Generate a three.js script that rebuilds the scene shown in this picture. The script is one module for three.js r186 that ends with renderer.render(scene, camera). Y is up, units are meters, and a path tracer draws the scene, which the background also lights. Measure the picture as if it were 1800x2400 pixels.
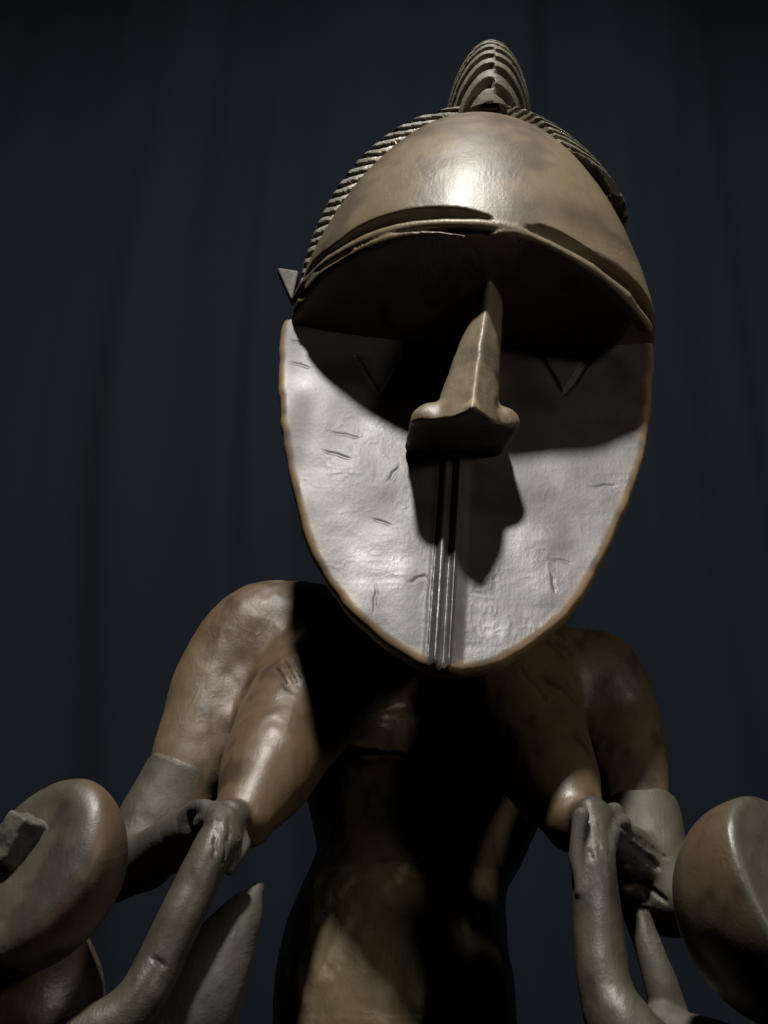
import * as THREE from 'three';

// ---------------------------------------------------------------- camera, light, exposure
const W = 768, H = 1024, PITCH = 22 * Math.PI / 180, FOV = 44;
const EYE = new THREE.Vector3(0, 1.1, 0);               // metres
const scene = new THREE.Scene();
scene.background = new THREE.Color(0x000000);
const camera = new THREE.PerspectiveCamera(FOV, W / H, 0.02, 20);
camera.position.copy(EYE);
camera.rotation.set(PITCH, 0, 0);
scene.add(camera);
const renderer = new THREE.WebGLRenderer({ antialias: true });
renderer.setSize(W, H);
renderer.toneMapping = THREE.LinearToneMapping;
renderer.toneMappingExposure = 1;
renderer.shadowMap.enabled = true;
function lamp(x, y, z, tx, ty, tz, intensity, colour, radius, angle, penumbra) {   // places in centimetres from the lens
  const l = new THREE.SpotLight(colour, intensity, 0, angle, penumbra, 2);
  l.position.set(x * .01, EYE.y + y * .01, z * .01);
  l.target.position.set(tx * .01, EYE.y + ty * .01, tz * .01);
  l.castShadow = true; l.shadow.mapSize.set(2048, 2048); l.shadow.bias = -0.0005; l.shadow.radius = radius;
  scene.add(l, l.target);
}
lamp(-8, 184, 34, 2, 56, -66, 20, 0xfffaf2, 3.6, .72, 1);       // the spotlight above the case
lamp(85, 41, 30, 4, 14, -58, .85, 0xfff2e2, 4, .6, .6);           // weak light from the room at the right

// ---------------------------------------------------------------- numbers and noise
const F = 1200 / Math.tan(FOV * Math.PI / 360), CP = Math.cos(PITCH), SP = Math.sin(PITCH);
const sqrt = Math.sqrt, abs = Math.abs, min = Math.min, max = Math.max, floor = Math.floor, exp = Math.exp;
const clamp = (x, a, b) => x < a ? a : x > b ? b : x;
const step = (a, b, x) => { const t = clamp((x - a) / (b - a), 0, 1); return t * t * (3 - 2 * t); };
const mix = (a, b, t) => a + (b - a) * t;
const smin = (a, b, k) => { const h = max(k - abs(a - b), 0) / k; return min(a, b) - h * h * k * .25; };
const smax = (a, b, k) => -smin(-a, -b, k);
function rand(seed) { let s = seed >>> 0; return () => { s = (s + 0x6D2B79F5) | 0; let t = Math.imul(s ^ s >>> 15, 1 | s); t = t + Math.imul(t ^ t >>> 7, 61 | t) ^ t; return ((t ^ t >>> 14) >>> 0) / 4294967296; }; }
const TAB = new Float32Array(4096); { const r = rand(77); for (let i = 0; i < 4096; i++) TAB[i] = r() * 2 - 1; }
const hash = (i, j, k) => TAB[(Math.imul(i, 73856093) ^ Math.imul(j, 19349663) ^ Math.imul(k, 83492791)) >>> 7 & 4095];
function noise(x, y, z) {
  const i = floor(x), j = floor(y), k = floor(z); let u = x - i, v = y - j, w = z - k;
  u = u * u * (3 - 2 * u); v = v * v * (3 - 2 * v); w = w * w * (3 - 2 * w);
  return mix(mix(mix(hash(i, j, k), hash(i + 1, j, k), u), mix(hash(i, j + 1, k), hash(i + 1, j + 1, k), u), v),
    mix(mix(hash(i, j, k + 1), hash(i + 1, j, k + 1), u), mix(hash(i, j + 1, k + 1), hash(i + 1, j + 1, k + 1), u), v), w);
}
const fbm = (x, y, z, n = 3) => { let s = 0, a = .55; for (let i = 0; i < n; i++) { s += a * noise(x, y, z); x = x * 2.03 + 7.1; y = y * 2.03 + 3.7; z = z * 2.03 + 5.9; a *= .5; } return s; };

// ---------------------------------------------------------------- measuring: the photograph's pixel (1800 x 2400) at a depth z, in cm from the lens
function ray(px, py) { const a = (px - 900) / F, b = (1200 - py) / F; return [a, b * CP + SP, -CP + b * SP]; }
function P(px, py, z) { const d = ray(px, py), s = z / d[2]; return [d[0] * s, d[1] * s, z]; }
const scaleAt = (q) => (q[1] * SP - q[2] * CP) / F;                 // cm per photo pixel there
const ball = (px, py, z, r) => { const q = P(px, py, z); return [q[0], q[1], q[2], r * scaleAt(q)]; };
const sub = (a, b) => [a[0] - b[0], a[1] - b[1], a[2] - b[2]], dot = (a, b) => a[0] * b[0] + a[1] * b[1] + a[2] * b[2];
const cross = (a, b) => [a[1] * b[2] - a[2] * b[1], a[2] * b[0] - a[0] * b[2], a[0] * b[1] - a[1] * b[0]];
const unit = (a) => { const l = Math.hypot(...a); return [a[0] / l, a[1] / l, a[2] / l]; };

// ---------------------------------------------------------------- distance fields
function cone(x, y, z, a, b) {                                     // tapered capsule between two balls
  const bx = b[0] - a[0], by = b[1] - a[1], bz = b[2] - a[2], px = x - a[0], py = y - a[1], pz = z - a[2];
  const h = clamp((px * bx + py * by + pz * bz) / (bx * bx + by * by + bz * bz), 0, 1);
  const dx = px - bx * h, dy = py - by * h, dz = pz - bz * h;
  return sqrt(dx * dx + dy * dy + dz * dz) - a[3] - (b[3] - a[3]) * h;
}
function chain(knots) {                                             // a smooth limb through balls, its thickness eased along it
  const c = new THREE.CatmullRomCurve3(knots.map((b) => new THREE.Vector3(b[0], b[1], b[2])), false, 'catmullrom', .5), last = knots.length - 1, n = max(8, floor(44 / last)), N = last * n, S = new Float64Array((N + 1) * 4);
  const lo = [1e9, 1e9, 1e9], hi = [-1e9, -1e9, -1e9];
  for (let i = 0; i <= N; i++) {
    const t = i / n, a = min(floor(t), last - 1), f = t - a, q = c.getPoint(i / N), r = (k) => knots[clamp(k, 0, last)][3];
    const p0 = r(a - 1), p1 = r(a), p2 = r(a + 1), p3 = r(a + 2), R = .5 * (2 * p1 + (p2 - p0) * f + (2 * p0 - 5 * p1 + 4 * p2 - p3) * f * f + (3 * p1 - p0 - 3 * p2 + p3) * f * f * f);
    S.set([q.x, q.y, q.z, R], i * 4);
    for (let k = 0; k < 3; k++) { lo[k] = min(lo[k], S[i * 4 + k] - R); hi[k] = max(hi[k], S[i * 4 + k] + R); }
  }
  const D = (i, x, y, z) => { const o = i * 4, a = x - S[o], b = y - S[o + 1], d = z - S[o + 2]; return a * a + b * b + d * d; };
  return (x, y, z) => {
    const ox = max(lo[0] - x, x - hi[0], 0), oy = max(lo[1] - y, y - hi[1], 0), oz = max(lo[2] - z, z - hi[2], 0), out = ox * ox + oy * oy + oz * oz;
    if (out > 4) return sqrt(out);
    let b = 1e9, m = 0;
    for (let i = 0; i <= N; i++) { const e = D(i, x, y, z); if (e < b) { b = e; m = i; } }
    if (m === 0 || m === N) {
      const k = m ? N - 1 : 1, o = m * 4, p = k * 4, ex = S[p] - S[o], ey = S[p + 1] - S[o + 1], ez = S[p + 2] - S[o + 2], t = clamp(((x - S[o]) * ex + (y - S[o + 1]) * ey + (z - S[o + 2]) * ez) / (ex * ex + ey * ey + ez * ez), 0, 1);
      return sqrt(max(0, b - t * t * (ex * ex + ey * ey + ez * ez))) - mix(S[o + 3], S[p + 3], t);
    }
    const a = D(m - 1, x, y, z), e = D(m + 1, x, y, z), q = a - 2 * b + e, w = clamp((a - e) / (2 * q), -.5, .5), o = m * 4;
    return sqrt(max(0, b + (e - a) * .5 * w + q * .5 * w * w)) - (w < 0 ? mix(S[o + 3], S[o - 1], -w) : mix(S[o + 3], S[o + 7], w));
  };
}
function ellipsoid(x, y, z, c, r) {
  const px = x - c[0], py = y - c[1], pz = z - c[2];
  const ax = px / r[0], ay = py / r[1], az = pz / r[2], k0 = sqrt(ax * ax + ay * ay + az * az);
  const bx = ax / r[0], by = ay / r[1], bz = az / r[2], k1 = sqrt(bx * bx + by * by + bz * bz);
  return k1 < 1e-6 ? -min(r[0], r[1], r[2]) : k0 * (k0 - 1) / k1;
}
function outlineField(points, pad, cell) {                          // signed distance to a closed outline, kept on a grid
  const n = points.length; let x0 = 1e9, x1 = -1e9, y0 = 1e9, y1 = -1e9;
  for (const [x, y] of points) { x0 = min(x0, x); x1 = max(x1, x); y0 = min(y0, y); y1 = max(y1, y); }
  x0 -= pad; y0 -= pad; const nx = Math.ceil((x1 + pad - x0) / cell) + 1, ny = Math.ceil((y1 + pad - y0) / cell) + 1, g = new Float32Array(nx * ny);
  for (let j = 0; j < ny; j++) for (let i = 0; i < nx; i++) {
    const px = x0 + i * cell, py = y0 + j * cell; let d = 1e9, inside = false;
    for (let a = 0, b = n - 1; a < n; b = a++) {
      const [ax, ay] = points[a], [bx, by] = points[b], ex = bx - ax, ey = by - ay, t = clamp(((px - ax) * ex + (py - ay) * ey) / (ex * ex + ey * ey), 0, 1);
      d = min(d, (px - ax - ex * t) ** 2 + (py - ay - ey * t) ** 2);
      if (ay > py !== by > py && px < (bx - ax) * (py - ay) / (by - ay) + ax) inside = !inside;
    }
    g[j * nx + i] = inside ? -sqrt(d) : sqrt(d);
  }
  return (x, y) => {
    const fx = clamp((x - x0) / cell, 0, nx - 1.001), fy = clamp((y - y0) / cell, 0, ny - 1.001), i = floor(fx), j = floor(fy), u = fx - i, v = fy - j, o = j * nx + i;
    return mix(mix(g[o], g[o + 1], u), mix(g[o + nx], g[o + nx + 1], u), v);
  };
}
function trace(f, px, py, z0 = -36, z1 = -80) {                     // the first surface behind a photo pixel
  const d = ray(px, py); let s = z0 / d[2];
  for (let i = 0; i < 200; i++) { const e = f(d[0] * s, d[1] * s, d[2] * s); if (e < .01 || d[2] * s < z1) break; s += e * .7; }
  return [d[0] * s, d[1] * s, d[2] * s];
}
// surface nets: a field becomes one skin, then the skin is divided between parts by label(x, y, z)
function skin(f, lo, hi, h, label, B = 8) {
  const nx = Math.ceil((hi[0] - lo[0]) / h / B) * B + 1, ny = Math.ceil((hi[1] - lo[1]) / h / B) * B + 1, nz = Math.ceil((hi[2] - lo[2]) / h / B) * B + 1;
  const g = new Float32Array(nx * ny * nz).fill(9), sy = nx, sz = nx * ny, near = B * h * .87 * 1.5;
  for (let k = 0; k < nz; k += B) for (let j = 0; j < ny; j += B) for (let i = 0; i < nx; i += B) {
    const c = f(lo[0] + (i + B / 2) * h, lo[1] + (j + B / 2) * h, lo[2] + (k + B / 2) * h), far = abs(c) > near;
    for (let c2 = k; c2 < min(k + B, nz); c2++) for (let b = j; b < min(j + B, ny); b++) for (let a = i; a < min(i + B, nx); a++)
      g[c2 * sz + b * sy + a] = far ? c : f(lo[0] + a * h, lo[1] + b * h, lo[2] + c2 * h);
  }
  const id = new Int32Array(nx * ny * nz).fill(-1), pos = [], E = [[0, 1], [2, 3], [4, 5], [6, 7], [0, 2], [1, 3], [4, 6], [5, 7], [0, 4], [1, 5], [2, 6], [3, 7]];
  const off = [0, 1, sy, sy + 1, sz, sz + 1, sz + sy, sz + sy + 1], cv = new Float32Array(8);
  for (let k = 0; k < nz - 1; k++) for (let j = 0; j < ny - 1; j++) for (let i = 0; i < nx - 1; i++) {
    const o = k * sz + j * sy + i; let m = 0;
    for (let c = 0; c < 8; c++) { cv[c] = g[o + off[c]]; if (cv[c] < 0) m |= 1 << c; }
    if (m === 0 || m === 255) continue;
    let x = 0, y = 0, z = 0, n = 0;
    for (const [a, b] of E) if ((m >> a & 1) !== (m >> b & 1)) { const t = cv[a] / (cv[a] - cv[b]); x += mix(a & 1, b & 1, t); y += mix(a >> 1 & 1, b >> 1 & 1, t); z += mix(a >> 2, b >> 2, t); n++; }
    id[o] = pos.length / 3; pos.push(lo[0] + (i + x / n) * h, lo[1] + (j + y / n) * h, lo[2] + (k + z / n) * h);
  }
  const N = pos.length / 3, nor = new Float32Array(N * 3), e = h * .45;
  for (let v = 0; v < N; v++) {
    let x = pos[v * 3], y = pos[v * 3 + 1], z = pos[v * 3 + 2], gx, gy, gz;
    const c = f(x, y, z);
    gx = (f(x + e, y, z) - f(x - e, y, z)) / (2 * e); gy = (f(x, y + e, z) - f(x, y - e, z)) / (2 * e); gz = (f(x, y, z + e) - f(x, y, z - e)) / (2 * e);
    const g2 = gx * gx + gy * gy + gz * gz + 1e-9, s = clamp(c / g2, -.4 * h, .4 * h), l = 1 / sqrt(g2);
    pos[v * 3] = x - gx * s; pos[v * 3 + 1] = y - gy * s; pos[v * 3 + 2] = z - gz * s;
    nor[v * 3] = gx * l; nor[v * 3 + 1] = gy * l; nor[v * 3 + 2] = gz * l;
  }
  const parts = new Map();
  const tri = (a, b, c) => {
    const x = (pos[a * 3] + pos[b * 3] + pos[c * 3]) / 3, y = (pos[a * 3 + 1] + pos[b * 3 + 1] + pos[c * 3 + 1]) / 3, z = (pos[a * 3 + 2] + pos[b * 3 + 2] + pos[c * 3 + 2]) / 3;
    const l = label(x, y, z); if (!parts.has(l)) parts.set(l, []); parts.get(l).push(a, b, c);
  };
  const quad = (a, b, c, d, flip) => { if (a < 0 || b < 0 || c < 0 || d < 0) return; if (flip) { tri(a, d, b); tri(d, c, b); } else { tri(a, b, d); tri(b, c, d); } };
  for (let k = 1; k < nz - 1; k++) for (let j = 1; j < ny - 1; j++) for (let i = 1; i < nx - 1; i++) {
    const o = k * sz + j * sy + i, s = g[o] < 0;
    if (s !== g[o + 1] < 0) quad(id[o - sy - sz], id[o - sz], id[o], id[o - sy], !s);
    if (s !== g[o + sy] < 0) quad(id[o - 1 - sz], id[o - 1], id[o], id[o - sz], !s);
    if (s !== g[o + sz] < 0) quad(id[o - 1 - sy], id[o - sy], id[o], id[o - 1], !s);
  }
  return { parts, pos, nor };
}

// ---------------------------------------------------------------- wood
function reliefTexture() {                                          // fine tool marks, pores and crazing of old waxed wood, 16 cm a side
  const S = 1024, d = new Uint8Array(S * S * 4), r = new Uint8Array(S * S * 4);
  const per = (u0, v0, p, q, s) => { const x = u0 * p, y = v0 * q, i = floor(x), j = floor(y), w = (a, m) => ((a % m) + m) % m; let u = x - i, v = y - j; u = u * u * (3 - 2 * u); v = v * v * (3 - 2 * v); return mix(mix(hash(w(i, p), w(j, q), s), hash(w(i + 1, p), w(j, q), s), u), mix(hash(w(i, p), w(j + 1, q), s), hash(w(i + 1, p), w(j + 1, q), s), u), v); };
  for (let j = 0; j < S; j++) for (let i = 0; i < S; i++) {
    const x = i / S, y = j / S, wob = per(x, y, 16, 16, 3);
    const patch = clamp(per(x, y, 7, 7, 9) * 1.3 + per(x, y, 20, 20, 10) * .5, 0, 1);
    const craze = 1 - abs(per(x + wob * .012, y + wob * .03, 64, 44, 5)) * 2.2;
    const hgt = .5 + .18 * per(x, y, 12, 12, 1) + .08 * per(x, y, 40, 26, 2) + .045 * per(x, y, 150, 100, 4) + .035 * per(x, y, 320, 320, 8) + .15 * patch * craze + .018 * per(x, y, 170, 11, 31) + .014 * per(x, y, 90, 7, 32);
    const rough = .88 + .17 * per(x, y, 5, 5, 21) + .10 * per(x, y, 18, 14, 22) + .02 * per(x, y, 180, 180, 23);
    const c = clamp(hgt * 255, 0, 255), q = clamp(rough * 255, 60, 255), o = (j * S + i) * 4;
    d[o] = d[o + 1] = d[o + 2] = c; d[o + 3] = 255; r[o] = r[o + 1] = r[o + 2] = q; r[o + 3] = 255;
  }
  const make = (a) => { const t = new THREE.DataTexture(a, S, S); t.wrapS = t.wrapT = THREE.RepeatWrapping; t.magFilter = THREE.LinearFilter; t.minFilter = THREE.LinearMipmapLinearFilter; t.generateMipmaps = true; t.needsUpdate = true; return t; };
  return [make(d), make(r)];
}
const [relief, gloss] = reliefTexture();
const wood = (roughness, bump = .0005, extra = {}) => new THREE.MeshPhysicalMaterial({ vertexColors: true, roughness, roughnessMap: gloss, bumpMap: relief, bumpScale: bump, ...extra });
const waxed = wood(.52, .0005), satin = wood(.62, .0005), faceWood = wood(.57, .0003, { ior: 1.48 }), dry = wood(.72, .0006), polished = wood(.46, .00028);
const tones = {                                                    // linear base colours: main, second, stain
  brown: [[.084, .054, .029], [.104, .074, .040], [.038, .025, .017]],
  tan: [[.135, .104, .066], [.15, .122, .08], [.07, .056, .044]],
  grey: [[.050, .046, .035], [.063, .058, .044], [.03, .027, .021]],
  face: [[.056, .050, .051], [.070, .064, .064], [.032, .023, .025]],
  umber: [[.046, .039, .028], [.058, .049, .035], [.026, .021, .016]],  // own dark brown wood of the limbs and one child face
  olive: [[.13, .102, .052], [.10, .07, .038], [.18, .15, .098]],
  hair: [[.076, .066, .045], [.105, .094, .062], [.03, .025, .018]],
  red: [[.070, .047, .030], [.086, .060, .037], [.034, .023, .016]],
};
function tint(tone, x, y, z, out) {
  const [a, b, c] = tones[tone], n = fbm(x * .35, y * .3, z * .35), m = fbm(x * .9 + 20, y * .7, z * .9), f = fbm(x * 3.1, y * 2.2 + 9, z * 3.1, 2);
  const t = clamp(.5 + n * 1.1, 0, 1), s = tone === 'tan' || tone === 'face' ? step(-.05, .5, fbm(x * .42 + 3, y * .5 + 8, z * .3)) * .8 : step(.12, .5, m) * .75, k = 1 + f * (tone === 'face' ? .05 : .13);
  for (let i = 0; i < 3; i++) out[i] = mix(mix(a[i], b[i], t), c[i], s) * k;
}

// ---------------------------------------------------------------- naming and assembly
const taken = {};
const numbered = (n) => { const k = taken[n] = (taken[n] ?? -1) + 1; return k ? `${n}_${String(k).padStart(3, '0')}` : n; };
const BASE = [2, -14, -64];                                         // the figure's foot, cm from the lens
const figure = new THREE.Group(); figure.name = 'carved_figure';
figure.position.set(BASE[0] * .01, EYE.y + BASE[1] * .01, BASE[2] * .01);
figure.userData = { label: 'dark carved wooden mother figure with ridged crest, overhanging brow and pale oval face', category: 'statue' };
scene.add(figure);
function partMesh(data, tris, name, material, tone, parent) {
  const remap = new Map(), idx = new Uint32Array(tris.length), list = [];
  for (let i = 0; i < tris.length; i++) { let v = remap.get(tris[i]); if (v === undefined) { v = list.length; remap.set(tris[i], v); list.push(tris[i]); } idx[i] = v; }
  const n = list.length, pos = new Float32Array(n * 3), nor = new Float32Array(n * 3), col = new Float32Array(n * 3), uv = new Float32Array(n * 2), c = [0, 0, 0];
  for (let i = 0; i < n; i++) {
    const s = list[i] * 3, x = data.pos[s], y = data.pos[s + 1], z = data.pos[s + 2];
    for (let q = 0; q < 3; q++) { pos[i * 3 + q] = (data.pos[s + q] - BASE[q]) * .01; nor[i * 3 + q] = data.nor[s + q]; }
    if (typeof tone === 'function') tone(x, y, z, c); else tint(tone, x, y, z, c);
    col.set(c, i * 3); uv[i * 2] = (x + z * .3) / 16; uv[i * 2 + 1] = (y + z * .3) / 16;
  }
  const g = new THREE.BufferGeometry();
  g.setAttribute('position', new THREE.BufferAttribute(pos, 3)); g.setAttribute('normal', new THREE.BufferAttribute(nor, 3));
  g.setAttribute('color', new THREE.BufferAttribute(col, 3)); g.setAttribute('uv', new THREE.BufferAttribute(uv, 2)); g.setIndex(new THREE.BufferAttribute(idx, 1));
  const m = new THREE.Mesh(g, material); m.name = numbered(name); m.castShadow = m.receiveShadow = true; parent.add(m); return m;
}
function assemble(data, spec) {                                     // spec: label -> [name, material, tone, parent label or undefined, part label]
  const made = {};
  for (const [l, [name, material, tone, parent, text]] of Object.entries(spec)) {
    const tris = data.parts.get(l); if (!tris) { console.log('no skin for', l); continue; }
    made[l] = partMesh(data, tris, name, material, tone, parent ? (made[parent] ?? parent) : figure);
    if (text) made[l].userData.label = text;
  }
  return made;
}

// ================================================================ backdrop
{
  const w = 4.2, h = 3.4, nx = 420, ny = 60, g = new THREE.PlaneGeometry(w, h, nx, ny), p = g.attributes.position;
  for (let i = 0; i < p.count; i++) {
    const x = p.getX(i), y = p.getY(i), u = x + .05 * noise(x * 2, y * 1.2, 4) + y * .02;
    let z = .034 * Math.sin(u * 15 + 1.3 * noise(u * 2.5, 0, 1) * 3) * (.5 + .5 * noise(x * 1.1, y * .6, 9)) + .010 * noise(u * 14, y * .7, 2) + .012 * noise(u * 27, y * .9, 12) + .004 * noise(u * 45, y * 2.2, 8) + .02 * noise(x * 1.5, y * .9, 7);
    p.setZ(i, z);
  }
  g.computeVertexNormals();
  const S = 512, d = new Uint8Array(S * S * 4), r = rand(5);
  for (let j = 0; j < S; j++) for (let i = 0; i < S; i++) { const o = (j * S + i) * 4, v = 128 + 60 * Math.sin(i * Math.PI / 4) * (((i >> 3) + (j >> 3)) & 1 ? 1 : -1) + (r() - .5) * 110; d[o] = d[o + 1] = d[o + 2] = clamp(v, 0, 255); d[o + 3] = 255; }
  const t = new THREE.DataTexture(d, S, S); t.wrapS = t.wrapT = THREE.RepeatWrapping; t.repeat.set(w / .12, h / .12); t.magFilter = THREE.LinearFilter; t.needsUpdate = true;
  const m = new THREE.Mesh(g, new THREE.MeshPhysicalMaterial({ color: new THREE.Color().setRGB(.0070, .0098, .0150), roughness: 1, specularIntensity: .2, bumpMap: t, bumpScale: .0002 }));
  m.name = 'backdrop_curtain'; m.position.set(0, EYE.y + .6, -1.28); m.castShadow = m.receiveShadow = true;
  m.userData = { label: 'dark navy cloth hanging in faint folds behind the carved figure', category: 'curtain' };
  scene.add(m);
}

// ================================================================ head
const TILT = 16 * Math.PI / 180, FN = [0, Math.sin(TILT), Math.cos(TILT)], FV = [0, Math.cos(TILT), -Math.sin(TILT)], FO = P(1100, 810, -56);
const onPlate = (px, py, lift = 0) => { const d = ray(px, py), s = (dot(FO, FN) + lift) / dot(d, FN); return [d[0] * s, d[1] * s, d[2] * s]; };
const plateUV = (px, py) => { const q = sub(onPlate(px, py), FO); return [q[0], dot(q, FV)]; };
const edge = [[700, 640], [678, 700], [665, 740], [656, 790], [652, 860], [654, 930], [662, 1010], [676, 1090], [698, 1190], [720, 1265], [755, 1340], [825, 1432], [880, 1482], [935, 1524], [1000, 1558], [1070, 1571], [1125, 1566], [1180, 1547], [1269, 1492], [1345, 1421], [1421, 1291], [1470, 1183], [1503, 1096], [1524, 976], [1532, 880], [1534, 792], [1525, 720], [1500, 640]];
const edgeCurve = new THREE.CatmullRomCurve3(edge.map(([x, y]) => { const [u, v] = plateUV(x, y); return new THREE.Vector3(u, v, 0); }), false, 'centripetal');
const outline = edgeCurve.getPoints(150).map((q) => [q.x, q.y]);
{ const a = outline[0], b = outline[outline.length - 1]; for (let i = 1; i < 12; i++) { const t = i / 12; outline.push([mix(b[0], a[0], t), mix(b[1], a[1], t) + 2.5 * Math.sin(t * Math.PI)]); } }
const plate2d = outlineField(outline, 2, .1);
const M0 = plateUV(1067, 1100), M1 = plateUV(1040, 1560);
const mouthAt = (u, v) => u - mix(M0[0], M1[0], (v - M0[1]) / (M1[1] - M0[1]));       // distance from the mouth's centre line
function mouthRelief(u, v) {                                        // two ribs with a groove between them, from the nose to the chin
  const s = mouthAt(u, v), t = clamp((v - M0[1]) / (M1[1] - M0[1]), 0, 1.1), w = mix(.72, .66, t);
  if (abs(s) > 1.2) return 0;
  const end = step(1.08, 1.03, t);
  return (.16 * step(.95, .35, abs(s + .08)) + .22 * exp(-(((s + .38) / mix(.17, .12, t)) ** 4)) + .17 * exp(-(((s - .20) / mix(.12, .07, t)) ** 2)) - mix(.27, .15, t) * exp(-(((s + .05) / mix(.15, .09, t)) ** 2)) - .08 * exp(-(((s + .66) / .06) ** 2))) * end;
}
function plate(x, y, z) {
  const qx = x - FO[0], qy = y - FO[1], qz = z - FO[2], v = qy * FV[1] + qz * FV[2], w = qy * FN[1] + qz * FN[2];
  const o = plate2d(qx, v), dish = .35 * exp(-((qx * qx) / 30 + (v + 7) ** 2 / 60));
  const front = w - (abs(w) < 2 ? mouthRelief(qx, v) : 0) + dish + .09 * fbm(qx * .34, v * .26, 3, 2) + .022 * noise(qx * .75 + v * .2, v * 1.0, 5) + .006 * abs(noise(qx * 1.9, v * 2.6, 8));
  const slope = max(o + max(-w - .9, 0) * .75, 0) ;
  const side = o + clamp(-w - .7, 0, 20) * .62 + .05 * noise(qx * 1.4, v * 1.4, 11) * step(-1.2, 0, o);
  return max(smax(front, side, .42), -w - 7) * .92;
}
// forehead, hair and brow
const DC = [4.42, 31.6, -57], DR = [9.32, 13.9, 8.05], HC = [5.1, 33.6, -60.2], HR = [10.1, 15.3, 8.6];
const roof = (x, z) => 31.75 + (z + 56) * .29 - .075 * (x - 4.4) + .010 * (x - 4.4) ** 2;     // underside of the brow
const zArc = (px) => -57.2 + 8.15 * sqrt(max(0, 1 - ((px - 1102) / 436) ** 2));
const dome = (x, y, z) => ellipsoid(DC[0] + (x - DC[0] - .05 * max(0, y - 36) - .055 * max(0, z - DC[2])) * (1 + .009 * max(0, y - 33)), y, z, DC, DR) + .07 * fbm(x * .3, y * .3, z * .3, 2) + .006 * noise(x * 1.7, y * 1.7, z * 1.7);
const tube = (pts, r0) => {                                         // a traced bead that lies on the brow
  const c = new THREE.CatmullRomCurve3(pts.map(([px, py, dz = 0]) => { const q = trace(dome, px, py), z = q[2] < -56.4 ? zArc(px) : q[2]; return new THREE.Vector3(...P(px, py, z + dz)); })), q = c.getPoints(30), b = q.map((v, i) => [v.x, v.y, v.z, r0(i / 30)]);
  return (x, y, z) => { let d = 1e9; for (let i = 0; i < 30; i++) d = min(d, cone(x, y, z, b[i], b[i + 1])); return d; };
};
const lipLine = [[697, 698], [716, 664], [755, 624], [812, 588], [880, 556], [960, 534], [1040, 526], [1120, 528], [1190, 538], [1260, 563], [1330, 598], [1400, 641], [1458, 690], [1500, 740], [1520, 770]];
const lipEdge = tube(lipLine.map(([x, y]) => [x, y, -.30]), (t) => .25 + .05 * noise(t * 14, 2, 3) + .05 * noise(t * 40, 7, 3));
const lipBead = (x, y, z) => { const d = lipEdge(x, y, z); return d > 3 ? d - 1.6 : min(d, lipEdge(x, y - .2, z + .32), lipEdge(x, y - .42, z + .66), lipEdge(x, y - .64, z + 1.0), lipEdge(x, y - .86, z + 1.35)); };   // the rim is a blade that runs back into the brow
const grooveLine = [[692, 692], [711, 655], [770, 598], [830, 556], [900, 525], [980, 510], [1060, 510], [1130, 522], [1185, 531], [1245, 540], [1320, 570], [1390, 613], [1450, 662], [1500, 720], [1524, 762]];
const groove = tube(grooveLine.map(([x, y]) => [x, y, .08]), (t) => { const s = abs(t - .585); return (.68 + .02 * step(.58, .75, t) - .25 * step(.3, .5, abs(t - .5))) * (.15 + .85 * step(.01, .1, s)) + .04 * noise(t * 20, 5, 1); });
const hairline = (x, y) => -58.2 + 1.3 * max(0, x - 6.3) * step(41.2, 43, y) - 5 * step(42.8, 40.8, y) * step(6, 9, x);
const ringOf = (y, z) => (y - .12 * z) / .64;
function hair(x, y, z) {
  const e = ellipsoid(x, y, z, HC, HR);
  if (e > 1.5 || e < -1.5) return e;
  const s = ringOf(y + .45 * clamp(e, -1, .2) + .14 * noise(x * .8, y, z * .8), z), t = abs(s - floor(s) - .5) * 2;      // 1 in the slots
  return max(e + .9 * step(.55, .8, t), z - hairline(x, y)) * .8;
}
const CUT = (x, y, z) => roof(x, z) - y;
const bk = (f, x, y, z) => smax(f, CUT(x, y, z), .35);
// nose: a ridged wedge with flared wings
const plane3 = (a, b, c, out) => { let n = unit(cross(sub(b, a), sub(c, a))); if (dot(n, sub(out, a)) < 0) n = n.map((v) => -v); const k = dot(n, a); return (x, y, z) => n[0] * x + n[1] * y + n[2] * z - k; };
const R1 = P(1138, 735, -50.9), R2 = P(1110, 935, -48.5), L1 = P(1098, 745, -52.6), L2 = P(1024, 945, -50.4), S1 = P(1177, 740, -52.2), S2 = P(1168, 960, -50.3);
const back = (p, dx) => [p[0] + dx, p[1] - 1.2, p[2] - 5];
const noseL = plane3(R1, R2, L2, [-30, 20, -45]), noseR = plane3(R1, R2, S2, [40, 20, -45]), wallL = plane3(L1, L2, back(L2, -.6), [-30, 20, -52]), wallR = plane3(S1, S2, back(S2, .2), [40, 20, -52]);
const nLow = P(1100, 974, -48.5)[1];
const wingL = [ball(1006, 990, -50.8, 44), ball(1000, 1050, -54, 50)], wingR = [ball(1178, 994, -51.6, 40), ball(1150, 1040, -54.6, 34)];
function nose(x, y, z) {
  const body = smax(smax(smax(noseL(x, y, z), noseR(x, y, z), .24), smax(wallL(x, y, z), wallR(x, y, z), .1), .42), -z - 57, .2);
  let d = smin(body, cone(x, y, z, ...wingL), .5); d = smin(d, cone(x, y, z, ...wingR), .4);
  return smax(d, nLow + .22 * exp(-(((x - R2[0] - .1) / .6) ** 2)) * step(-51, -48, z) - .27 * clamp(z + 48.2, -3.4, 1) + .12 * noise(x * 1.3, z, 3) - y, .12) + .03 * noise(x * 2, y * 2, z * 2);
}
const scar = (list) => { const all = list.flat(); return (x, y, z) => { let d = 9; for (const q of all) d = min(d, cone(x, y, z, q[0], q[1])); return d; }; };
const faceField0 = (x, y, z) => plate(x, y, z);
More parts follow.
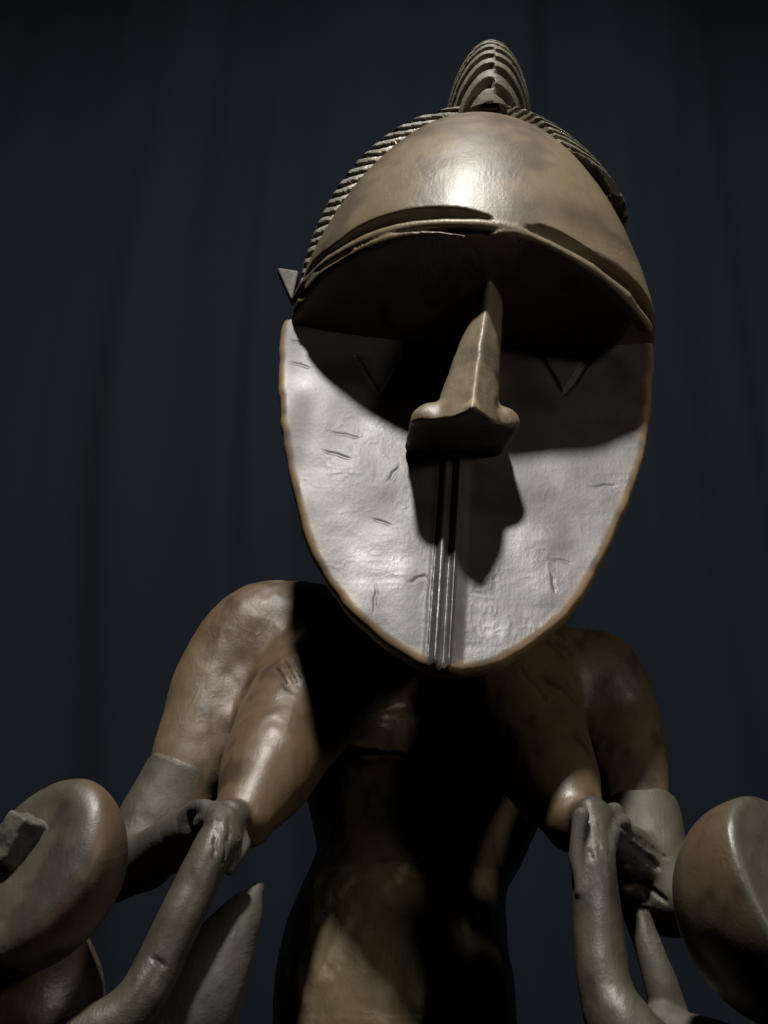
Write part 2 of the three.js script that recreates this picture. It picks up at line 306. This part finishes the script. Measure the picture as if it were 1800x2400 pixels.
const nick = (px0, py0, px1, py1, r0, r1 = r0, f = faceField0, lift = 0) => {    // a shallow cut that follows the surface between two pixels
  const out = []; let last;
  for (let i = 0; i <= 4; i++) { const t = i / 4, w = (i % 2) * 2.5, a = trace(f, mix(px0, px1, t) + w, mix(py0, py1, t) + w, -40).map((c, k) => c + lift * FN[k]), q = [...a, mix(r0, r1, t) * (i === 0 || i === 4 ? .6 : 1)]; if (last) out.push([last, q]); last = q; }
  return out;
};
const eyes = scar([nick(1240, 790, 1318, 926, .2, .17), nick(1318, 926, 1418, 790, .17, .2), nick(945, 835, 890, 925, .1), nick(890, 925, 835, 835, .1)]);
const dent = (a, b, c, d, r = .17) => nick(a, b, c, d, r, r * .96, faceField0, r * .72);
const scratches = scar([dent(768, 1010, 850, 1026, .13), dent(748, 1052, 830, 1076, .15), dent(865, 1212, 925, 1232, .12), dent(1285, 1308, 1345, 1318, .12), dent(1292, 1342, 1300, 1390, .10), dent(955, 1366, 1005, 1342, .15), dent(882, 1370, 874, 1440, .09), dent(672, 845, 732, 862, .13), dent(905, 1130, 940, 1085, .15), dent(675, 795, 715, 806, .13), dent(1380, 1140, 1450, 1135, .11)]);
function headField(x, y, z) {                                       // skull, hair, brow and nose; the face plate is a finer skin of its own
  const p = max(plate(x, y, z) + .25, y - 36.5);
  const d0 = dome(x, y, z), dm = min(smax(bk(d0, x, y, z), -groove(x, y, z), .1), smax(d0 + .62, CUT(x, y, z) + .05, .2)), hr = bk(hair(x, y, z), x, y, z);
  let d = min(dm, hr);
  d = smin(d, lipBead(x, y, z), .12);
  d = min(d, p);
    return smin(d, nose(x, y, z), .12);
}
function faceField(x, y, z) {
  const w = (y - FO[1]) * FN[1] + (z - FO[2]) * FN[2];
  let d = max(plate(x, y, z), -w - 2.2);
  if (abs(d) < .6) { d = smax(d, -eyes(x, y, z), .08); d = smax(d, -scratches(x, y, z), .05); }
  return max(d, y - 33.5);
}
function headLabel(x, y, z) {
  const p = max(plate(x, y, z) + .25, y - 36.5), n = nose(x, y, z), l = lipBead(x, y, z) - .18, h = bk(hair(x, y, z), x, y, z), d = bk(dome(x, y, z), x, y, z) - .02;
  const b = min(p, n, l, h, d);
  if (b === n) return 'nose';
  if (b === l) return 'lip';
  if (b === h) return y > 36.3 && ellipsoid(x, y, z, HC, HR) > -.5 ? 'braid' + floor(ringOf(y, z)) : 'skull';
  return 'skull';
}
const headData = skin(headField, [-6.5, 11.5, -71], [15.5, 48.5, -45], .128, headLabel);
const faceData = skin(faceField, [-6.2, 12.6, -58.5], [15.4, 33.9, -50.2], .075, (x, y, z) => { const v = (y - FO[1]) * FV[1] + (z - FO[2]) * FV[2]; return v < M0[1] + 1 && v > M1[1] && abs(mouthAt(x - FO[0], v) + .08) < .6 && z > -56 && plate2d(x - FO[0], v) < -.1 ? 'mouth' : 'face'; });
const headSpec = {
  skull: ['head', polished, (x, y, z, o) => { tint(y < roof(x, z) + .25 ? 'brown' : 'tan', x, y, z, o); const dk = .55 * step(-1.6, .0, -abs(y - (34.6 + .6 * noise(x * .5, 1, 2)) - .02 * (x - 4) ** 2) ) * (.6 + .4 * noise(x * .9, y, 4)); for (let i = 0; i < 3; i++) o[i] *= 1 - dk; }],  // brow underside coloured darker brown to stand in for its shadow
  nose: ['nose', waxed, (x, y, z, o) => { tint(y < nLow + .25 + .2 * noise(x * 2, y, z) ? 'brown' : 'tan', x, y, z, o); const chip = step(.55, .15, Math.hypot(x - R2[0] - .1, y - nLow - .9, z + 48.6) + .3 * noise(x * 3, y * 3, z * 3)); o[0] = mix(o[0], .26, chip); o[1] = mix(o[1], .21, chip); o[2] = mix(o[2], .14, chip); }, 'skull'], lip: ['brow_rim', waxed, 'tan', 'skull'],  // shadow under the nose painted in as a darker brown underside
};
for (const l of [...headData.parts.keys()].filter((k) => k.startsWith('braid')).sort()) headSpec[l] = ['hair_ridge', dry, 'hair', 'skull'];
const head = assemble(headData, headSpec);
assemble(faceData, {
  face: ['face', faceWood, (x, y, z, o) => { tint('face', x, y, z, o); const q = [x - FO[0], y - FO[1], z - FO[2]], e = plate2d(q[0], dot(q, FV)), rim = step(-.55, -.05, e + .2 * noise(x * 1.5, y * 1.5, 2)); o[0] = mix(o[0], .17, rim); o[1] = mix(o[1], .115, rim); o[2] = mix(o[2], .06, rim); }, head.skull, 'pale glossy oval face plate'],  // warm lit edge of the plate is put into the rim colour
  mouth: ['mouth', polished, 'face', head.skull],
});

// crest: a lobe of stacked ridges with a spine down its front
const KC = P(1143, 285, -60.5);
function crest(x, y, z) {
  const lean = (y - KC[1]) * .05, e = ellipsoid(x - lean, y, z, KC, [2.5 - .06 * (y - KC[1]), 5.1, 3.7]);
  if (e > 1.2 || e < -1.2) return e;
  const cx = x - lean - KC[0] - .12, spine = .85 * exp(-((cx / .3) ** 2)) * step(KC[2] - .5, KC[2] + 1, z);
  const s = ringOf(y + 1.1 * clamp(e, -1, .2) - 1.45 * (z + 60) + .14 * noise(x * .9, y * .8, z * .6) + (cx > 0 ? .3 : 0), 0) * .52, t = abs(s - floor(s) - .5) * 2;
  return (e + .8 * step(.42, .75, t) * (1 - spine) + .05 * noise(x * 3, y * 3, z * 3) * step(KC[1] + 1, KC[1] + 5, y)) * .8;
}
const crestTop = (y, z) => floor((y - 1.45 * (z + 60)) / 1.5);
const crestData = skin(crest, [KC[0] - 3.2, KC[1] - 1.6, KC[2] - 5], [KC[0] + 3.2, KC[1] + 6, KC[2] + 5], .08, (x, y, z) => (abs(x - KC[0] - .12 - (y - KC[1]) * .05) < .26 && z > KC[2] + .5) ? 'crest' : 'r' + crestTop(y, z));
const crestSpec = { crest: ['crest', dry, 'hair', undefined, 'ridged crest standing on top of the head'] };
for (const l of [...crestData.parts.keys()].filter((k) => k[0] === 'r').sort()) crestSpec[l] = ['crest_ridge', dry, 'hair', 'crest'];
assemble(crestData, crestSpec);

// ear: a pale flap behind the left cheek
{
  const a = P(648, 626, -61), b = P(700, 634, -61), c = P(684, 706, -61), f = chain([[...a, .18], [...P(692, 636, -61), .22], [...P(682, 694, -61), .12]], .1);
  const n = plane3(a, b, c, [a[0], a[1], 0]), sides = [plane3(a, b, [a[0], a[1], -70], [0, 60, -61]), plane3(a, c, [a[0], a[1], -70], [-30, 30, -61]), plane3(b, c, [b[0], b[1], -70], [30, 30, -61])];
  const ear = (x, y, z) => smax(smax(smax(sides[0](x, y, z), sides[1](x, y, z), .1), sides[2](x, y, z), .1), abs(n(x, y, z) + .4) - .4, .1);
  const dta = skin(ear, [a[0] - 1, c[1] - 1, -63.5], [b[0] + 1, b[1] + 1.5, -59], .08, () => 'ear');
  assemble(dta, { ear: ['ear', dry, (x, y, z, o) => { tint('grey', x, y, z, o); for (let i = 0; i < 3; i++) o[i] *= 1.7; }, head.skull] });
}

// shallow scoops left by the carver's adze
function scoops(x, y, z) {
  x *= .95; y *= .62; z *= .95;
  const i = floor(x), j = floor(y), k = floor(z); let m = 9;
  for (let a = -1; a <= 1; a++) for (let b = -1; b <= 1; b++) for (let c = -1; c <= 1; c++) {
    const p = i + a, q = j + b, r = k + c, dx = p + .5 + hash(p, q, r) * .42 - x, dy = q + .5 + hash(p + 31, q, r) * .42 - y, dz = r + .5 + hash(p, q + 57, r) * .42 - z;
    m = min(m, dx * dx + dy * dy + dz * dz);
  }
  return m;
}

// ================================================================ body
const cutAt = (f, a, b, dy) => { const n = unit(sub(b, a)), k = dot(n, a); return (x, y, z) => smax(f(x, y, z), n[0] * x + n[1] * y + n[2] * z - k - dy + .12 * noise(x * 1.1, y, z * 1.1), .12); };
const bandL = [P(476, 1700, -62.5), P(425, 1815, -62)], bandR = [P(1484, 1780, -61.2), P(1496, 1896, -60.5)];
const limbs = {
  torso: chain([ball(1060, 1480, -65, 120), ball(1025, 1600, -67.5, 240), ball(1000, 1790, -69.5, 296), ball(985, 1920, -69, 268), ball(962, 2050, -67.4, 226), ball(927, 2240, -65.6, 268), ball(925, 2420, -64.8, 288), ball(925, 3000, -65, 300)], 3),
  neck: chain([ball(1060, 1500, -64, 130), ball(1080, 1250, -63, 125)], 1),
  armL: chain([ball(820, 1500, -66, 105), ball(700, 1468, -65, 105), ball(610, 1490, -64.5, 120), ball(527, 1590, -64, 112), ball(478, 1700, -63, 100), ball(440, 1810, -62, 92), ball(412, 1900, -61.5, 82)]),
  armR: chain([ball(1220, 1570, -66, 105), ball(1325, 1572, -65, 98), ball(1398, 1592, -64.5, 108), ball(1450, 1700, -64, 98), ball(1475, 1800, -62.5, 89), ball(1488, 1890, -61, 80), ball(1496, 1980, -60, 72)]),
  breastL: chain([ball(810, 1545, -63.5, 138), ball(692, 1690, -60.3, 130), ball(620, 1825, -57.3, 110), ball(574, 1912, -55.6, 78)]),
  breastR: chain([ball(1175, 1565, -63.5, 140), ball(1238, 1710, -60.3, 132), ball(1300, 1835, -57.3, 110), ball(1346, 1922, -55.6, 74)]),
  foreL: cutAt(chain([ball(452, 1770, -62, 90), ball(412, 1860, -61.8, 96), ball(362, 1950, -61.2, 96), ball(330, 2005, -60.5, 84)]), bandL[1], bandL[0], 0),
  wristL: chain([ball(270, 2065, -60.5, 50), ball(370, 1998, -58.5, 62), ball(470, 1935, -55.5, 60)]),
  foreR: cutAt(chain([ball(1484, 1830, -60.5, 84), ball(1508, 1930, -59.5, 90), ball(1528, 2030, -58.5, 92), ball(1575, 2105, -58, 90)]), bandR[1], bandR[0], 0),
  wristR: chain([ball(1560, 2075, -59, 66), ball(1490, 2020, -57.6, 68), ball(1425, 1962, -55.4, 58)]),
  childArmL: chain([ball(540, 1915, -54, 44), ball(498, 1990, -53, 50), ball(432, 2130, -52.4, 54), ball(370, 2260, -52, 55), ball(300, 2370, -51.5, 60), ball(180, 2460, -51.5, 78), ball(60, 2570, -52, 84)]),
  childArmR: chain([ball(1384, 1915, -54, 48), ball(1394, 2030, -53.2, 54), ball(1405, 2200, -52.6, 60), ball(1425, 2330, -52, 66), ball(1480, 2440, -51.5, 84), ball(1600, 2560, -52, 90)]),
  fingerL: chain([ball(440, 1915, -55, 20), ball(472, 1893, -54.2, 23), ball(520, 1915, -53.4, 24), ball(545, 1965, -53.2, 20)]),
  fingerL2: chain([ball(470, 1930, -54, 20), ball(505, 1915, -53.2, 22), ball(520, 1965, -52.8, 20), ball(500, 2015, -52.5, 14)]),
  fingerL3: chain([ball(535, 1925, -53.8, 20), ball(566, 1980, -53.8, 19), ball(538, 2040, -53.4, 12)]),
  fingerR: chain([ball(1440, 1905, -55, 22), ball(1405, 1925, -53.7, 24), ball(1388, 1990, -53, 20), ball(1385, 2080, -52.8, 12)]),
  fingerR2: chain([ball(1460, 1930, -54.6, 22), ball(1430, 1960, -53.5, 22), ball(1420, 2030, -52.8, 16), ball(1415, 2090, -52.7, 11)]),
  fingerR3: chain([ball(1362, 1910, -52.6, 20), ball(1352, 2000, -52.6, 20), ball(1360, 2090, -52.4, 12)]),
  thighL: chain([ball(606, 2080, -55.8, 14), ball(570, 2140, -55.4, 48), ball(520, 2230, -55.2, 84), ball(456, 2340, -55, 114), ball(390, 2460, -55, 130), ball(330, 2620, -54, 110)]),
  stripR: chain([ball(1470, 2080, -57.5, 30), ball(1512, 2200, -56.6, 34), ball(1550, 2310, -56, 40), ball(1580, 2420, -56, 44)]),
  thighR: chain([ball(1555, 2410, -55.5, 58), ball(1640, 2480, -55, 100), ball(1750, 2560, -55, 120)]),
  bodyL: chain([ball(70, 2200, -55, 130), ball(70, 2330, -56, 178), ball(30, 2600, -57, 200)]),
  bodyR: chain([ball(1920, 2240, -55, 140), ball(1920, 2350, -56, 150), ball(1920, 2600, -57, 170)]),
};
const bodyK = { torso: .6, neck: 2.5, armL: 1.2, armR: 1.2, breastL: 2.2, breastR: 2.2, foreL: .06, foreR: .06, wristL: .3, wristR: .3, childArmL: .35, childArmR: .35, stripR: .2, thighL: .1 };
const keys = Object.keys(limbs);
function bodyRaw(x, y, z) { let d = 9; for (const k of keys) { const e = limbs[k](x, y, z); d = smin(d, e, bodyK[k] ?? .25); } return d; }
const bodyNick = (a, b, c, d, r0, r1) => nick(a, b, c, d, r0, r1, bodyRaw);
const bodyCuts = scar([
  bodyNick(646, 1566, 676, 1614, .09, .12), bodyNick(664, 1548, 694, 1604, .08, .11), bodyNick(684, 1540, 708, 1584, .06, .08),
  bodyNick(1240, 1590, 1280, 1640, .1, .16), bodyNick(1280, 1645, 1316, 1622, .1, .06), bodyNick(1215, 1560, 1240, 1600, .08, .12),
  bodyNick(1455, 1960, 1540, 2030, .1, .22), bodyNick(1470, 2030, 1500, 2010, .2, .1), bodyNick(1470, 2080, 1520, 2070, .25, .2), bodyNick(1490, 2120, 1560, 2150, .12, .1), bodyNick(1500, 2065, 1560, 2110, .1, .14),
  bodyNick(512, 1922, 498, 2015, .07, .05), bodyNick(540, 1925, 522, 2025, .07, .05), bodyNick(462, 1908, 520, 1898, .06, .05), bodyNick(560, 1960, 545, 2030, .06, .05), bodyNick(430, 1935, 470, 1915, .06, .05),
  bodyNick(1376, 1945, 1372, 2065, .07, .05), bodyNick(1404, 1930, 1408, 2075, .06, .05), bodyNick(1428, 1955, 1432, 2060, .07, .04), bodyNick(1440, 1915, 1560, 2010, .08, .1), bodyNick(1450, 1935, 1540, 2000, .14, .08),
  bodyNick(1380, 1990, 1384, 2010, .09, .09), bodyNick(1412, 1990, 1420, 2080, .08, .05), bodyNick(360, 2245, 385, 2262, .1, .08),
]);
function bodyField(x, y, z) {
  let d = bodyRaw(x, y, z);
  if (abs(d) > 1.2) return d;
  d += .10 * fbm(x * .5, y * .4, z * .5, 2) + .03 * noise(x * 1.8, y * 1.3, z * 1.8);
  if (abs(d) < .35) d -= .05 * (scoops(x, y, z) - .35);
  const hands = y < 16 && z > -58 ? step(-.5, .4, -min(limbs.fingerL(x, y, z), limbs.wristR(x, y, z), limbs.fingerR2(x, y, z), limbs.fingerL2(x, y, z))) : 0;
  d += hands * (.09 * noise(x * 2.6, y * 1.5, z * 2.6) + .05 * abs(noise(x * 4.2 + y, y * 1.3, z * 4)));
  return smax(d, -bodyCuts(x, y, z), .1);
}
function bodyLabel(x, y, z) { let b = '', d = 9; for (const k of keys) { const e = limbs[k](x, y, z); if (e < d) { d = e; b = k; } } return b; }
const bodyData = skin(bodyField, [-22, -8, -71], [22, 25, -44], .155, bodyLabel);
const marks = [];
{ const r = rand(31); for (let i = 0; i < 26; i++) { const px = 650 + r() * 150, py = 2130 + r() * 270; marks.push([...P(px, py, -60), .1 + r() * .28]); } }
const arm = (x, y, z, o) => { tint('brown', x, y, z, o); const ol = step(0, .45, fbm(x * .28 + 4, y * .3, z * .2)); o[0] = mix(o[0], .17, ol * .35); o[1] = mix(o[1], .125, ol * .35); o[2] = mix(o[2], .05, ol * .35); };
const body = assemble(bodyData, {
  torso: ['torso', waxed, (x, y, z, o) => { tint(y < 7 ? 'olive' : 'brown', x, y, z, o); if (y < 7) { const w = step(.18, .45, fbm(x * 1.3, y * .9, z, 3)); for (let i = 0; i < 3; i++) o[i] = mix(o[i], [.3, .24, .16][i], w * .7); } }],
  neck: ['neck', waxed, 'brown'], armL: ['upper_arm', satin, arm], armR: ['upper_arm', satin, arm], breastL: ['breast', polished, 'brown'], breastR: ['breast', polished, 'brown'],
  foreL: ['forearm', dry, 'umber'], wristL: ['hand', dry, 'umber', 'foreL'], foreR: ['forearm', dry, 'umber'], wristR: ['hand', dry, 'umber', 'foreR'],
  fingerL: ['finger', dry, 'grey', 'foreL'], fingerL2: ['finger', dry, 'grey', 'foreL'], fingerL3: ['finger', dry, 'grey', 'foreL'],
  fingerR: ['finger', dry, 'grey', 'foreR'], fingerR2: ['finger', dry, 'grey', 'foreR'], fingerR3: ['finger', dry, 'grey', 'foreR'],
  childArmL: ['child_arm', waxed, 'umber'], childArmR: ['child_arm', waxed, 'umber'], thighL: ['child_leg', dry, (x, y, z, o) => { tint('grey', x, y, z, o); for (let i = 0; i < 3; i++) o[i] *= .85; }], stripR: ['child_hand', dry, 'umber'], thighR: ['child_leg', dry, 'grey'],
  bodyL: ['child_body', waxed, 'red'], bodyR: ['child_body', waxed, 'red'],
});

// ================================================================ the two children's heads at the lower corners
function childHead(c, r, n, cut, noseAt, up, text, tone, soft) {
  n = unit(n); const k = dot(n, c) + cut, u = unit(cross(up, n)), v = cross(n, u);
  const loc = (x, y, z) => { const q = [x - c[0], y - c[1], z - c[2]]; return [dot(q, u), dot(q, v), dot(q, n) - cut]; };
  const shell = (x, y, z) => { const [a, b, w] = loc(x, y, z); return ellipsoid(a, b, w + cut, [0, 0, 0], r) + .06 * fbm(x * .6, y * .6, z * .6, 2); };
  const face = (x, y, z) => { const [a, b, w] = loc(x, y, z); return w + .12 * exp(-(a * a + b * b) / 5) + .05 * fbm(a * .9, b * .9, 2, 2); };
  const nose = (x, y, z) => { const [a, b, w] = loc(x, y, z); const pa = a - noseAt[0], pb = b - noseAt[1], s = .2 * w; return smax(smax(abs(pa) - .66 + s * 1.1 - pb * .12, abs(pb) - 1.05 + s, .2), abs(w) - noseAt[2] - pb * .26, .15) + .10 * noise(x * 1.9, y * 1.9, z * 1.9) * .6 + .03 * abs(noise(x * 4, y * 4, z * 4)); };
  const lips = [[noseAt[3] - .5, noseAt[4] - .5, -.05, .42], [noseAt[5] - .75, noseAt[6] + .1, -.1, .3]], lip = (x, y, z) => { const [a, b, w] = loc(x, y, z); return cone(a, b, w, ...lips); };
  const slit = (x, y, z) => { const [a, b, w] = loc(x, y, z); return cone(a, b, w, [noseAt[3], noseAt[4], .05, .09], [noseAt[5], noseAt[6], .05, .07]); };
  const f = (x, y, z) => { const m = smax(shell(x, y, z), face(x, y, z), soft); return min(smax(smin(m, lip(x, y, z), .3), -slit(x, y, z), .08), nose(x, y, z)); };
  const R = max(...r) + .8, d = skin(f, [c[0] - R, c[1] - R, c[2] - R], [c[0] + R, c[1] + R, c[2] + R], .12, (x, y, z) => nose(x, y, z) < .05 ? 'nose' : (face(x, y, z) > -.3 ? 'face' : 'head'));
  return assemble(d, { head: ['child_head', polished, tone, undefined, text], face: ['child_face', waxed, soft < 1 ? 'grey' : 'umber', 'head'], nose: ['child_nose', dry, 'grey', 'head'] });
}
childHead(P(82, 2044, -50.5), [3.0, 4.0, 3.5], [-.42, .30, .85], .9, [-.75, .55, .75, -2.3, -.1, -.5, -2.6], [.45, .9, .1], 'grey faced child head with a stub nose at the lower left', 'red', 1.1);
childHead(P(1830, 2140, -50), [3.5, 4.5, 3.9], [.62, .30, .72], 1.2, [1.0, .3, .75, 1.2, -2, 1.9, -2.6], [-.35, .93, .1], 'half seen child head with a lit rim at the lower right', 'red', .32);

renderer.render(scene, camera);
